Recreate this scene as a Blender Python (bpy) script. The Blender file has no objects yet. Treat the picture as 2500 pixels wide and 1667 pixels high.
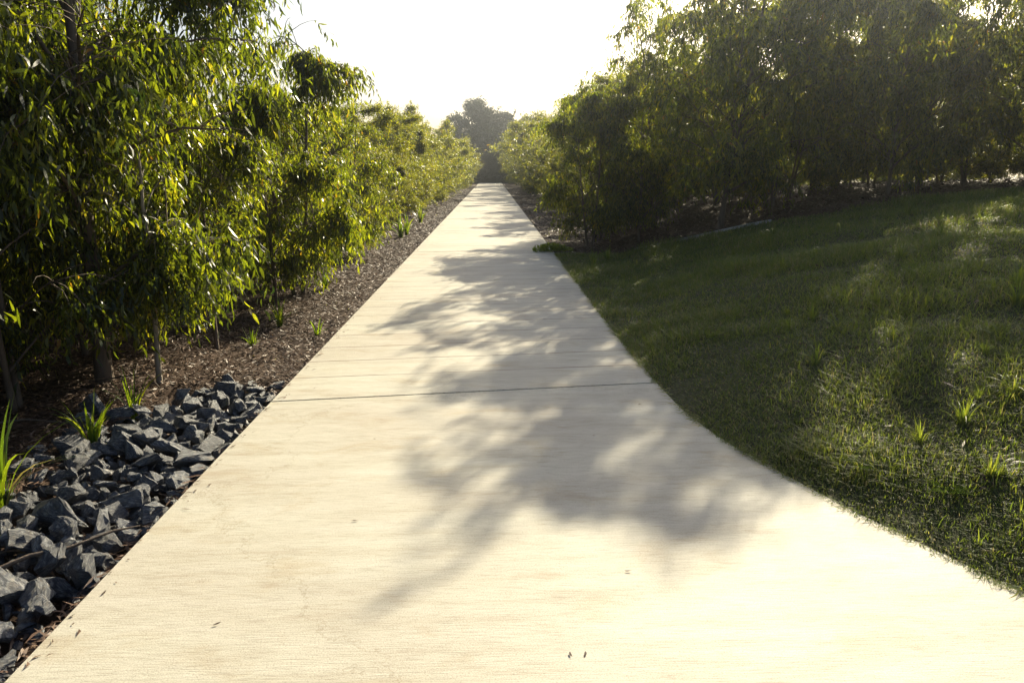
import bpy, bmesh, math, random
import numpy as np
from mathutils import Vector, Matrix
R = math.radians
C = bpy.context.scene.collection
SC = bpy.context.scene

# ------------------------------------------------------------------ camera
CAM_H = 1.5
cam = bpy.data.cameras.new("camera"); camo = bpy.data.objects.new("camera", cam); C.objects.link(camo)
cam.sensor_width = 36; cam.lens = 26.0; cam.clip_start = 0.05; cam.clip_end = 6000
camo.location = (0, 0, CAM_H)
camo.rotation_euler = (R(90 - 13.06), 0, R(-1.54))
SC.camera = camo

# ------------------------------------------------------------------ sky and sun
SUN_EL, SUN_AZ = 28.5, 26.0         # degrees; azimuth clockwise from +Y (the path's direction)
w = bpy.data.worlds.new("World"); SC.world = w; w.use_nodes = True
nt = w.node_tree; nt.nodes.clear()
sky = nt.nodes.new("ShaderNodeTexSky"); sky.sky_type = 'NISHITA'; sky.sun_disc = False
sky.sun_elevation = R(SUN_EL); sky.sun_rotation = R(SUN_AZ)
sky.air_density = 1.0; sky.dust_density = 3.5; sky.ozone_density = 1.0
bg = nt.nodes.new("ShaderNodeBackground"); bg.inputs[1].default_value = 0.066
wo = nt.nodes.new("ShaderNodeOutputWorld")
nt.links.new(sky.outputs[0], bg.inputs[0]); nt.links.new(bg.outputs[0], wo.inputs[0])
sl = bpy.data.lights.new("sun", 'SUN'); sl.energy = 5.0; sl.angle = R(0.53); sl.color = (1.0, 0.89, 0.64)
so = bpy.data.objects.new("sun", sl); C.objects.link(so)
sd = Vector((math.sin(R(SUN_AZ)) * math.cos(R(SUN_EL)), math.cos(R(SUN_AZ)) * math.cos(R(SUN_EL)), math.sin(R(SUN_EL))))
so.rotation_euler = sd.to_track_quat('Z', 'Y').to_euler(); so.location = sd * 50
SC.view_settings.view_transform = 'Standard'; SC.view_settings.look = 'None'
SC.view_settings.gamma = 1; SC.view_settings.exposure = 1.26
SC.cycles.max_bounces = 6; SC.cycles.diffuse_bounces = 3; SC.cycles.transmission_bounces = 3
SC.cycles.transparent_max_bounces = 4; SC.cycles.volume_bounces = 0
SC.cycles.caustics_reflective = False; SC.cycles.caustics_refractive = False

# ------------------------------------------------------------------ helpers
def tag(o, label=None, cat=None, group=None, kind=None):
    if label: o['label'] = label
    if cat: o['category'] = cat
    if group: o['group'] = group
    if kind: o['kind'] = kind
    return o
def link(name, me, mat=None, parent=None):
    o = bpy.data.objects.new(name, me); C.objects.link(o)
    if mat and not me.materials: me.materials.append(mat)
    if parent: o.parent = parent
    return o
def thing(name, label, cat, loc=(0, 0, 0), rz=0, group=None):
    o = bpy.data.objects.new(name, None); C.objects.link(o)
    o.empty_display_size = .1
    o.location = loc; o.rotation_euler = (0, 0, rz)
    return tag(o, label, cat, group)
def np_mesh(name, verts, faces_list, tint=None, smooth=False):
    """faces_list: list of (n,k) int arrays, in order; tint: per-face floats in the same order"""
    me = bpy.data.meshes.new(name)
    verts = np.asarray(verts, dtype=np.float32)
    me.vertices.add(len(verts)); me.vertices.foreach_set('co', verts.ravel())
    loops = np.concatenate([f.ravel() for f in faces_list]).astype(np.int32)
    tot = np.concatenate([np.full(len(f), f.shape[1], dtype=np.int32) for f in faces_list])
    start = np.concatenate([[0], np.cumsum(tot)[:-1]]).astype(np.int32)
    me.loops.add(len(loops)); me.loops.foreach_set('vertex_index', loops)
    me.polygons.add(len(tot)); me.polygons.foreach_set('loop_start', start); me.polygons.foreach_set('loop_total', tot)
    if smooth: me.polygons.foreach_set('use_smooth', np.ones(len(tot), dtype=bool))
    if tint is not None:
        a = me.attributes.new('tint', 'FLOAT', 'FACE'); a.data.foreach_set('value', np.asarray(tint, dtype=np.float32))
    me.update(calc_edges=True)
    return me
def unit(a): return a / np.maximum(np.linalg.norm(a, axis=-1, keepdims=True), 1e-9)
def sstep(a, b, x):
    t = np.clip((x - a) / (b - a), 0, 1); return t * t * (3 - 2 * t)

# ------------------------------------------------------------------ materials
def newmat(name):
    m = bpy.data.materials.new(name); m.use_nodes = True; m.node_tree.nodes.clear()
    return m, m.node_tree.nodes, m.node_tree.links
def ramp(N, pts):
    r = N.new('ShaderNodeValToRGB'); e = r.color_ramp.elements
    while len(e) < len(pts): e.new(.5)
    for k, (p, c) in enumerate(pts): e[k].position = p; e[k].color = (*c, 1)
    return r
def noise(N, L, scale, det=4, rough=.55, vec=None, dist=0):
    n = N.new('ShaderNodeTexNoise'); n.inputs['Scale'].default_value = scale; n.inputs['Detail'].default_value = det
    n.inputs['Roughness'].default_value = rough; n.inputs['Distortion'].default_value = dist
    if vec is not None: L.new(vec, n.inputs['Vector'])
    return n
def mixc(N, L, fac, a, b, mode='MIX'):
    m = N.new('ShaderNodeMix'); m.data_type = 'RGBA'; m.blend_type = mode
    for sock, v in ((m.inputs[0], fac), (m.inputs[6], a), (m.inputs[7], b)):
        if isinstance(v, (int, float)): sock.default_value = v
        elif isinstance(v, tuple): sock.default_value = (*v, 1)
        else: L.new(v, sock)
    return m.outputs[2]
def mapping(N, L, scale, kind='Object'):
    tc = N.new('ShaderNodeTexCoord'); mp = N.new('ShaderNodeMapping'); mp.inputs['Scale'].default_value = scale
    L.new(tc.outputs[kind], mp.inputs[0]); return mp.outputs[0]

def leaf_mat(name, dcol, tcol, rough=.38, trans=.5, spec=.5):
    """dcol / tcol: three colours from old to young leaf, reflected and transmitted"""
    m, N, L = newmat(name)
    at = N.new('ShaderNodeAttribute'); at.attribute_name = 'tint'
    r1 = ramp(N, [(0, dcol[0]), (.55, dcol[1]), (.93, dcol[2]), (1, dcol[3])])
    r2 = ramp(N, [(0, tcol[0]), (.55, tcol[1]), (.93, tcol[2]), (1, tcol[3])])
    L.new(at.outputs['Fac'], r1.inputs[0]); L.new(at.outputs['Fac'], r2.inputs[0])
    p = N.new('ShaderNodeBsdfPrincipled'); L.new(r1.outputs[0], p.inputs['Base Color'])
    p.inputs['Roughness'].default_value = rough; p.inputs['Specular IOR Level'].default_value = spec
    t = N.new('ShaderNodeBsdfTranslucent'); L.new(r2.outputs[0], t.inputs[0])
    mx = N.new('ShaderNodeMixShader'); mx.inputs[0].default_value = trans
    L.new(p.outputs[0], mx.inputs[1]); L.new(t.outputs[0], mx.inputs[2])
    o = N.new('ShaderNodeOutputMaterial'); L.new(mx.outputs[0], o.inputs[0])
    return m
M = {}
M['gum_leaf'] = leaf_mat('gum_leaf', [(.010, .020, .009), (.024, .040, .010), (.06, .07, .016), (.16, .08, .02)],
                         [(.025, .045, .006), (.24, .30, .009), (.62, .64, .018), (.64, .36, .02)], rough=.36, spec=.45, trans=.46)
M['bush_leaf'] = leaf_mat('bush_leaf', [(.014, .024, .010), (.035, .048, .012), (.08, .085, .02), (.16, .09, .03)],
                          [(.05, .08, .005), (.34, .37, .010), (.68, .64, .02), (.6, .36, .04)], rough=.42, spec=.4, trans=.42)
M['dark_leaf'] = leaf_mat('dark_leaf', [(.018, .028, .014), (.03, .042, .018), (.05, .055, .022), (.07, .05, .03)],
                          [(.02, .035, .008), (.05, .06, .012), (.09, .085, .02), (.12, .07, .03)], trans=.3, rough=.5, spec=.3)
M['strap_leaf'] = leaf_mat('strap_leaf', [(.025, .055, .010), (.05, .09, .014), (.10, .13, .02), (.16, .14, .05)],
                           [(.12, .22, .01), (.30, .42, .012), (.48, .52, .02), (.5, .42, .10)], rough=.35)
M['fern_leaf'] = leaf_mat('fern_leaf', [(.03, .05, .012), (.05, .08, .015), (.08, .10, .02), (.12, .1, .03)], [(.06, .10, .01), (.12, .18, .015), (.2, .24, .02), (.2, .18, .05)], rough=.8, spec=.0, trans=.4)
M['grass'] = leaf_mat('grass', [(.05, .08, .028), (.09, .125, .038), (.15, .155, .055), (.28, .22, .13)],
                      [(.12, .19, .022), (.30, .38, .03), (.46, .45, .05), (.44, .36, .16)], rough=.45, trans=.45, spec=.3)

def bark_mat(name, a, b):
    m, N, L = newmat(name)
    v = mapping(N, L, (14, 14, 2.2))
    n = noise(N, L, 1.6, 6, .6, v); n2 = noise(N, L, 9, 4, .6, v)
    r = ramp(N, [(.3, a), (.7, b)]); L.new(n.outputs[0], r.inputs[0])
    p = N.new('ShaderNodeBsdfPrincipled'); L.new(r.outputs[0], p.inputs['Base Color']); p.inputs['Roughness'].default_value = .75
    bu = N.new('ShaderNodeBump'); bu.inputs['Strength'].default_value = .5; bu.inputs['Distance'].default_value = .01
    L.new(n2.outputs[0], bu.inputs['Height']); L.new(bu.outputs[0], p.inputs['Normal'])
    o = N.new('ShaderNodeOutputMaterial'); L.new(p.outputs[0], o.inputs[0]); return m
M['bark'] = bark_mat('bark', (.055, .038, .028), (.15, .11, .08))
M['pale_bark'] = bark_mat('pale_bark', (.16, .13, .10), (.32, .28, .23))

def concrete_mat():
    m, N, L = newmat('broomed_concrete')
    tc = N.new('ShaderNodeTexCoord')
    def mp(sc, rot=0):
        q = N.new('ShaderNodeMapping'); q.inputs['Scale'].default_value = sc; q.inputs['Rotation'].default_value = (0, 0, rot)
        L.new(tc.outputs['Object'], q.inputs[0]); return q.outputs[0]
    skew = R(-6)
    big = noise(N, L, 1.0, 4, .6, mp((.5, 1.3, 1)))                 # broad tonal drift
    streak = noise(N, L, 1.0, 5, .65, mp((1.4, 9, 1), skew))       # trowel and broom bands
    fine = noise(N, L, 1.0, 3, .7, mp((9, 210, 1), skew))           # broom lines
    sand = noise(N, L, 1.0, 2, .6, mp((150, 330, 1), skew))
    c = ramp(N, [(.28, (.42, .38, .305)), (.46, (.495, .472, .395)), (.75, (.555, .538, .47))]); L.new(streak.outputs[0], c.inputs[0])
    c2 = ramp(N, [(.3, (.88, .84, .83)), (.62, (1, 1, 1))]); L.new(big.outputs[0], c2.inputs[0])
    col = mixc(N, L, 1.0, c.outputs[0], c2.outputs[0], 'MULTIPLY')
    c3 = ramp(N, [(.34, (.62, .60, .57)), (.52, (1, 1, 1))])
    cr = N.new('ShaderNodeTexVoronoi'); cr.feature = 'DISTANCE_TO_EDGE'; cr.inputs['Scale'].default_value = .33; wv_ = noise(N, L, 2.2, 6, .7, tc.outputs['Object'])
    av = N.new('ShaderNodeVectorMath'); av.operation = 'ADD'; L.new(tc.outputs['Object'], av.inputs[0]); L.new(wv_.outputs[1], av.inputs[1]); L.new(av.outputs[0], cr.inputs['Vector'])
    c6 = ramp(N, [(.0, (.72, .68, .62)), (.0016, (1, 1, 1))]); L.new(cr.outputs['Distance'], c6.inputs[0]); L.new(fine.outputs[0], c3.inputs[0])
    col = mixc(N, L, .75, col, c3.outputs[0], 'MULTIPLY')
    c4 = ramp(N, [(.34, (.55, .53, .50)), (.50, (1, 1, 1))]); L.new(sand.outputs[0], c4.inputs[0])
    col = mixc(N, L, .7, col, c4.outputs[0], 'MULTIPLY')
    blot = noise(N, L, 1.0, 5, .62, mp((2.2, 3.6, 1), .3), .5)      # pinkish stains left by litter
    c5 = ramp(N, [(.54, (1, 1, 1)), (.74, (.86, .79, .70))]); L.new(blot.outputs[0], c5.inputs[0])
    col = mixc(N, L, 1.0, col, c5.outputs[0], 'MULTIPLY')
    col = mixc(N, L, .7, col, c6.outputs[0], 'MULTIPLY')          # faint hairline cracks
    # small dark stains and pits
    vo = N.new('ShaderNodeTexVoronoi'); vo.inputs['Scale'].default_value = 2.3; L.new(tc.outputs['Object'], vo.inputs['Vector'])
    st = ramp(N, [(.0, (.25, .22, .2)), (.012, (.35, .3, .28)), (.02, (1, 1, 1))]); L.new(vo.outputs['Distance'], st.inputs[0])
    col = mixc(N, L, .8, col, st.outputs[0], 'MULTIPLY')
    # shallow tooled grooves every 0.48 m, dirt in them
    sx = N.new('ShaderNodeSeparateXYZ'); L.new(tc.outputs['Object'], sx.inputs[0])
    def mth(op, a, b=None, clamp=False):
        q = N.new('ShaderNodeMath'); q.operation = op; q.use_clamp = clamp
        for i, v in enumerate((a, b)):
            if v is None: continue
            if isinstance(v, (int, float)): q.inputs[i].default_value = v
            else: L.new(v, q.inputs[i])
        return q.outputs[0]
    wob = noise(N, L, 1.3, 2, .5, tc.outputs['Object'])
    yy = mth('ADD', mth('MULTIPLY', sx.outputs[0], -.125), sx.outputs[1])
    yy = mth('ADD', yy, mth('MULTIPLY', wob.outputs[0], .03))
    ph = mth('PINGPONG', mth('SUBTRACT', yy, 5.02), .24)
    g = mth('LESS_THAN', ph, .0095)
    g = mth('MULTIPLY', g, mth('GREATER_THAN', yy, 5.3))
    brk = noise(N, L, 1.0, 3, .5, mp((1.2, 2.1, 1)))
    g = mth('MULTIPLY', g, mth('MULTIPLY', mth('SUBTRACT', brk.outputs[0], .22), 3.2, True))
    col = mixc(N, L, mth('MULTIPLY', g, .9), col, (.16, .12, .10))
    p = N.new('ShaderNodeBsdfPrincipled'); L.new(col, p.inputs['Base Color'])
    p.inputs['Roughness'].default_value = .66; p.inputs['Specular IOR Level'].default_value = .3
    hs = mth('ADD', mth('MULTIPLY', fine.outputs[0], 1.0), mth('MULTIPLY', sand.outputs[0], .5))
    hs = mth('SUBTRACT', hs, mth('MULTIPLY', g, 1.5))
    bu = N.new('ShaderNodeBump'); bu.inputs['Strength'].default_value = .55; bu.inputs['Distance'].default_value = .0022
    L.new(hs, bu.inputs['Height']); L.new(bu.outputs[0], p.inputs['Normal'])
    o = N.new('ShaderNodeOutputMaterial'); L.new(p.outputs[0], o.inputs[0]); return m
M['concrete'] = concrete_mat()

def ground_mat(name, cols, scale=18, fine=120, bump=.6, rough=.9):
    m, N, L = newmat(name); tc = N.new('ShaderNodeTexCoord')
    a = noise(N, L, scale, 6, .7, tc.outputs['Object'], .4); b = noise(N, L, fine, 3, .6, tc.outputs['Object'])
    big = noise(N, L, 1.1, 3, .5, tc.outputs['Object'])
    r = ramp(N, [(.3, cols[0]), (.5, cols[1]), (.72, cols[2])]); L.new(a.outputs[0], r.inputs[0])
    r2 = ramp(N, [(.3, (.55, .55, .55)), (.6, (1, 1, 1))]); L.new(b.outputs[0], r2.inputs[0])
    r3 = ramp(N, [(.35, (.7, .7, .7)), (.6, (1, 1, 1))]); L.new(big.outputs[0], r3.inputs[0])
    col = mixc(N, L, 1., r.outputs[0], r2.outputs[0], 'MULTIPLY'); col = mixc(N, L, 1., col, r3.outputs[0], 'MULTIPLY')
    p = N.new('ShaderNodeBsdfPrincipled'); L.new(col, p.inputs['Base Color']); p.inputs['Roughness'].default_value = rough
    p.inputs['Specular IOR Level'].default_value = .2
    bu = N.new('ShaderNodeBump'); bu.inputs['Strength'].default_value = bump; bu.inputs['Distance'].default_value = .03
    L.new(a.outputs[0], bu.inputs['Height']); L.new(bu.outputs[0], p.inputs['Normal'])
    o = N.new('ShaderNodeOutputMaterial'); L.new(p.outputs[0], o.inputs[0]); return m
M['mulch_ground'] = ground_mat('mulch_ground', [(.03, .018, .012), (.07, .042, .028), (.12, .08, .055)])
M['lawn_soil'] = ground_mat('lawn_soil', [(.03, .036, .015), (.055, .062, .022), (.09, .08, .04)], 9, 60)

def chip_mat():
    m, N, L = newmat('mulch_chip'); at = N.new('ShaderNodeAttribute'); at.attribute_name = 'tint'
    r = ramp(N, [(0, (.035, .018, .012)), (.45, (.10, .055, .035)), (.8, (.19, .12, .08)), (1, (.34, .25, .17))]); L.new(at.outputs['Fac'], r.inputs[0])
    p = N.new('ShaderNodeBsdfPrincipled'); L.new(r.outputs[0], p.inputs['Base Color']); p.inputs['Roughness'].default_value = .6
    o = N.new('ShaderNodeOutputMaterial'); L.new(p.outputs[0], o.inputs[0]); return m
M['chip'] = chip_mat()

def rock_mat(name, a, b, c):
    m, N, L = newmat(name)
    oi = N.new('ShaderNodeObjectInfo'); tc = N.new('ShaderNodeTexCoord')
    va = N.new('ShaderNodeVectorMath'); va.operation = 'ADD'
    sc = N.new('ShaderNodeVectorMath'); sc.operation = 'SCALE'; L.new(oi.outputs['Location'], sc.inputs[0]); sc.inputs['Scale'].default_value = 37
    L.new(tc.outputs['Object'], va.inputs[0]); L.new(sc.outputs[0], va.inputs[1])
    st = N.new('ShaderNodeMapping'); st.inputs['Scale'].default_value = (6, 6, 30); L.new(va.outputs[0], st.inputs[0])
    n1 = noise(N, L, 1.0, 6, .65, st.outputs[0], .6); n2 = noise(N, L, 70, 5, .65, va.outputs[0]); n3 = noise(N, L, 7, 3, .5, va.outputs[0])
    r = ramp(N, [(.3, a), (.48, b), (.68, c)]); L.new(n1.outputs[0], r.inputs[0])
    r2 = ramp(N, [(.3, (.6, .6, .62)), (.65, (1.0, 1.0, 1.0))]); L.new(n2.outputs[0], r2.inputs[0])
    col = mixc(N, L, 1., r.outputs[0], r2.outputs[0], 'MULTIPLY')
    r4 = ramp(N, [(.52, (0, 0, 0)), (.7, (1, 1, 1))]); L.new(n3.outputs[0], r4.inputs[0])
    dust = mixc(N, L, r4.outputs[0], col, (.24, .20, .15))
    col = mixc(N, L, .45, col, dust)
    rr = N.new('ShaderNodeMapRange'); rr.inputs[3].default_value = .65; rr.inputs[4].default_value = 1.25; L.new(oi.outputs['Random'], rr.inputs[0])
    hv = N.new('ShaderNodeHueSaturation'); L.new(rr.outputs[0], hv.inputs['Value']); L.new(col, hv.inputs['Color'])
    p = N.new('ShaderNodeBsdfPrincipled'); L.new(hv.outputs[0], p.inputs['Base Color']); p.inputs['Roughness'].default_value = .4
    ad = N.new('ShaderNodeMath'); ad.operation = 'ADD'; L.new(n1.outputs[0], ad.inputs[0]); L.new(n2.outputs[0], ad.inputs[1])
    bu = N.new('ShaderNodeBump'); bu.inputs['Strength'].default_value = .8; bu.inputs['Distance'].default_value = .008
    L.new(ad.outputs[0], bu.inputs['Height']); L.new(bu.outputs[0], p.inputs['Normal'])
    o = N.new('ShaderNodeOutputMaterial'); L.new(p.outputs[0], o.inputs[0]); return m
M['rock'] = rock_mat('rock', (.018, .022, .034), (.056, .064, .086), (.34, .34, .33))
M['edging'] = ground_mat('edging', [(.40, .37, .32), (.50, .47, .42), (.58, .55, .5)], 30, 200, .2, .8)

# ------------------------------------------------------------------ terrain
EY = np.array([-8, 0, 1.0, 1.7, 2.34, 2.68, 3.03, 3.48, 3.95, 4.46, 5.3, 7, 90.])
EX = np.array([3.4, 2.85, 2.5, 2.2, 1.93, 1.77, 1.61, 1.46, 1.31, 1.22, 1.18, 1.16, 1.16])
def edge(y): return np.interp(y, EY, EX)
LEFT = -1.48
LB_X = np.array([0, 1.5, 3.4, 5.0, 8.0, 13, 20.]); LB_Y = np.array([13.5, 13.4, 12.2, 11.6, 11.2, 10.8, 10.5])
def lawn_end(u): return np.interp(u, LB_X, LB_Y)
def gz(x, y):
    x = np.asarray(x, float); y = np.asarray(y, float)
    off = 1.15 * sstep(5.5, 12.5, y)
    u = np.maximum(x - edge(y) - off, 0)
    k = .30 - .15 * sstep(16, 30, y)
    right = k * u / (1 + (u / 4.5) ** 3) ** (1 / 3)
    lump = .03 * np.sin(x * 1.7 + 1) * np.sin(y * 1.3) * sstep(.2, 1.5, u) + .015 * np.sin(x * 4.1 + y * 2.3) * sstep(.2, 1, u)
    z = -.035 + right + lump
    ul = np.maximum(LEFT - x, 0)
    z = z - .11 * sstep(.0, .1, ul) * (1 - sstep(.75, .95, ul)) * (1 - sstep(5.0, 5.4, y))   # trench for the rocks
    z = z + .03 * np.sin(x * 2.1) * np.sin(y * 1.1 + 2) * sstep(.9, 1.8, ul)
    far = np.maximum(y - 88.5, 0)
    z = z - .12 * np.minimum(far, 14) - .25 * sstep(0, 3, far)
    return z
def grid_mesh(name, X, Y, Z):
    n, m = X.shape
    v = np.stack([X, Y, Z], -1).reshape(-1, 3)
    i = np.arange(n * m).reshape(n, m)
    f = np.stack([i[:-1, :-1], i[:-1, 1:], i[1:, 1:], i[1:, :-1]], -1).reshape(-1, 4)
    return np_mesh(name, v, [f], smooth=True)
xs = np.concatenate([[-280, -120, -60, -35, -22], np.arange(-16, -3, .5), np.arange(-3, 5, .1), np.arange(5, 18, .4), [20, 25, 35, 60, 120, 280]])
ys = np.concatenate([[-100, -60, -20, -8], np.arange(-4, 1, .5), np.arange(1, 16, .12), np.arange(16, 40, 1.), np.arange(40, 88, 4), [88, 89, 90, 91.5, 94, 98, 103, 110, 140, 200, 320]])
X, Y = np.meshgrid(xs, ys)
g = link('ground', grid_mesh('ground', X, Y, gz(X, Y)), M['mulch_ground']); tag(g, kind='structure')
us = np.concatenate([np.arange(0, 2, .08), np.arange(2, 8, .2), np.arange(8, 20, .6)]); ts = np.linspace(0, 1, 110)
U, T = np.meshgrid(us, ts); YY = -3 + T * (lawn_end(U) + 3); XX = edge(YY) + U
lw = link('lawn', grid_mesh('lawn', XX, YY, gz(XX, YY) + .03), M['lawn_soil']); tag(lw, kind='structure')

# path: a row of slabs, real gaps at the joints, slightly skewed joints
def build_path():
    bm = bmesh.new(); GAP = .012
    joints = [(-6, -6)]
    joints += [(4.74, 5.12), (13.98, 14.0)] + [(14 + 4.7 * k + .05, 14 + 4.7 * k) for k in range(1, 16)] + [(88.6, 88.6)]
    for k in range(len(joints) - 1):
        a, b = joints[k], joints[k + 1]
        ga = GAP / 2 if k else 0; gb = GAP / 2
        n = 60 if k == 0 else 8
        def yy(p, x): return p[0] + (p[1] - p[0]) * (x - LEFT) / (1.17 - LEFT)
        rows = []
        for i in range(n + 1):
            t = i / n
            yl = (a[0] + ga) * (1 - t) + (b[0] - gb) * t; 
            yr = (yy(a, 1.17) + ga) * (1 - t) + (yy(b, 1.17) - gb) * t
            xr = float(edge(yr))
            rows.append(((LEFT, yl), (xr, yr + (b[1] - b[0]) * t * (xr - 1.17) / 2.6 * (k == 0))))
        top = [[bm.verts.new((x, y, 0)) for x, y in r] for r in rows]
        inn = []
        for r in top: inn.append(r)
        bot = [[bm.verts.new((v.co.x, v.co.y, -.12)) for v in r] for r in top]
        for i in range(n):
            bm.faces.new((top[i][0], top[i][1], top[i + 1][1], top[i + 1][0]))
            bm.faces.new((top[i][0], top[i + 1][0], bot[i + 1][0], bot[i][0]))
            bm.faces.new((top[i][1], bot[i][1], bot[i + 1][1], top[i + 1][1]))
        bm.faces.new((top[0][0], bot[0][0], bot[0][1], top[0][1]))
        bm.faces.new((top[n][0], top[n][1], bot[n][1], bot[n][0]))
    bmesh.ops.recalc_face_normals(bm, faces=bm.faces)
    # arrised edge
    ed = [e for e in bm.edges if len(e.link_faces) == 2 and all(abs(v.co.z) < 1e-6 for v in e.verts) and e.calc_face_angle(0) > 1]
    bmesh.ops.bevel(bm, geom=ed, offset=.006, segments=2, affect='EDGES')
    me = bpy.data.meshes.new('path'); bm.to_mesh(me); bm.free(); return me
pth = link('path', build_path(), M['concrete']); tag(pth, kind='structure')

# ------------------------------------------------------------------ foliage
def leaves_mesh(name, base, d, wdir, Ln, Wd, tint, rng, detail=2):
    """sickle leaves: base point, axis d, width axis wdir, length, half-width"""
    n = len(base); d = unit(d); wdir = unit(wdir - d * (wdir * d).sum(1, keepdims=True)); nr = np.cross(d, wdir)
    L = Ln[:, None]; W = Wd[:, None]
    if detail == 1:
        cur = rng.uniform(-.18, .18, (n, 1)) * L
        v = np.stack([base, base + d * L * .45 + wdir * (W + cur), base + d * L, base + d * L * .45 - wdir * (W - cur)], 1)
        v[:, [1, 3]] += (nr * rng.uniform(-.08, .08, (n, 1)) * L)[:, None]
        f = np.arange(4 * n).reshape(n, 4)
        return np_mesh(name, v.reshape(-1, 3), [f], tint)
    t = np.array([0, .18, .46, .76, 1.]); wp = np.array([0, .78, 1, .55, 0])
    cur = rng.normal(0, .13, (n, 1)) * L; bend = rng.normal(0, .14, (n, 1)) * L; tw = rng.normal(0, .5, (n, 1))
    vs = []
    for k in range(5):
        c = base + d * L * t[k] + wdir * cur * (4 * t[k] * (1 - t[k])) + nr * bend * t[k] ** 2
        ang = tw * (t[k] - .4); wk = wdir * np.cos(ang) + nr * np.sin(ang)
        if k in (0, 4): vs.append(c)
        else: vs.append(c - wk * W * wp[k]); vs.append(c + wk * W * wp[k])
    v = np.stack(vs, 1).reshape(-1, 3); o = (np.arange(n) * 8)[:, None]
    tri = np.concatenate([o + np.array([[0, 2, 1]]), o + np.array([[5, 6, 7]])]); 
    q = np.concatenate([o + np.array([[1, 2, 4, 3]]), o + np.array([[3, 4, 6, 5]])])
    return np_mesh(name, v, [tri, q], np.concatenate([tint, tint, tint, tint]), smooth=False)

class Tubes:
    def __init__(s): s.v = []; s.f = []; s.n = 0
    def add(s, pts, rad, sides=5):
        pts = np.asarray(pts, float); m = len(pts)
        tan = unit(np.gradient(pts, axis=0)); ref = np.array([.31, .95, .08]); 
        a = unit(np.cross(tan, ref)); b = np.cross(tan, a)
        an = np.arange(sides) / sides * 2 * math.pi
        ring = pts[:, None] + np.asarray(rad)[:, None, None] * (a[:, None] * np.cos(an)[None, :, None] + b[:, None] * np.sin(an)[None, :, None])
        s.v.append(ring.reshape(-1, 3)); i = np.arange(m * sides).reshape(m, sides) + s.n; j = np.roll(i, -1, 1)
        s.f.append(np.stack([i[:-1], j[:-1], j[1:], i[1:]], -1).reshape(-1, 4)); s.n += m * sides
    def mesh(s, name): return np_mesh(name, np.concatenate(s.v), [np.concatenate(s.f)], smooth=True)

def curve(a, b, up, n, rng, wob=.03):
    t = np.linspace(0, 1, n)[:, None]; a = np.array(a); b = np.array(b)
    p = a + (b - a) * t + np.array([0, 0, 1.]) * up * (4 * t * (1 - t)) * .5
    wv = rng.normal(0, wob, (n, 3)); wv[0] = 0; wv = np.cumsum(wv, 0) * .6; return p + wv * np.linspace(0, 1, n)[:, None]

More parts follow.
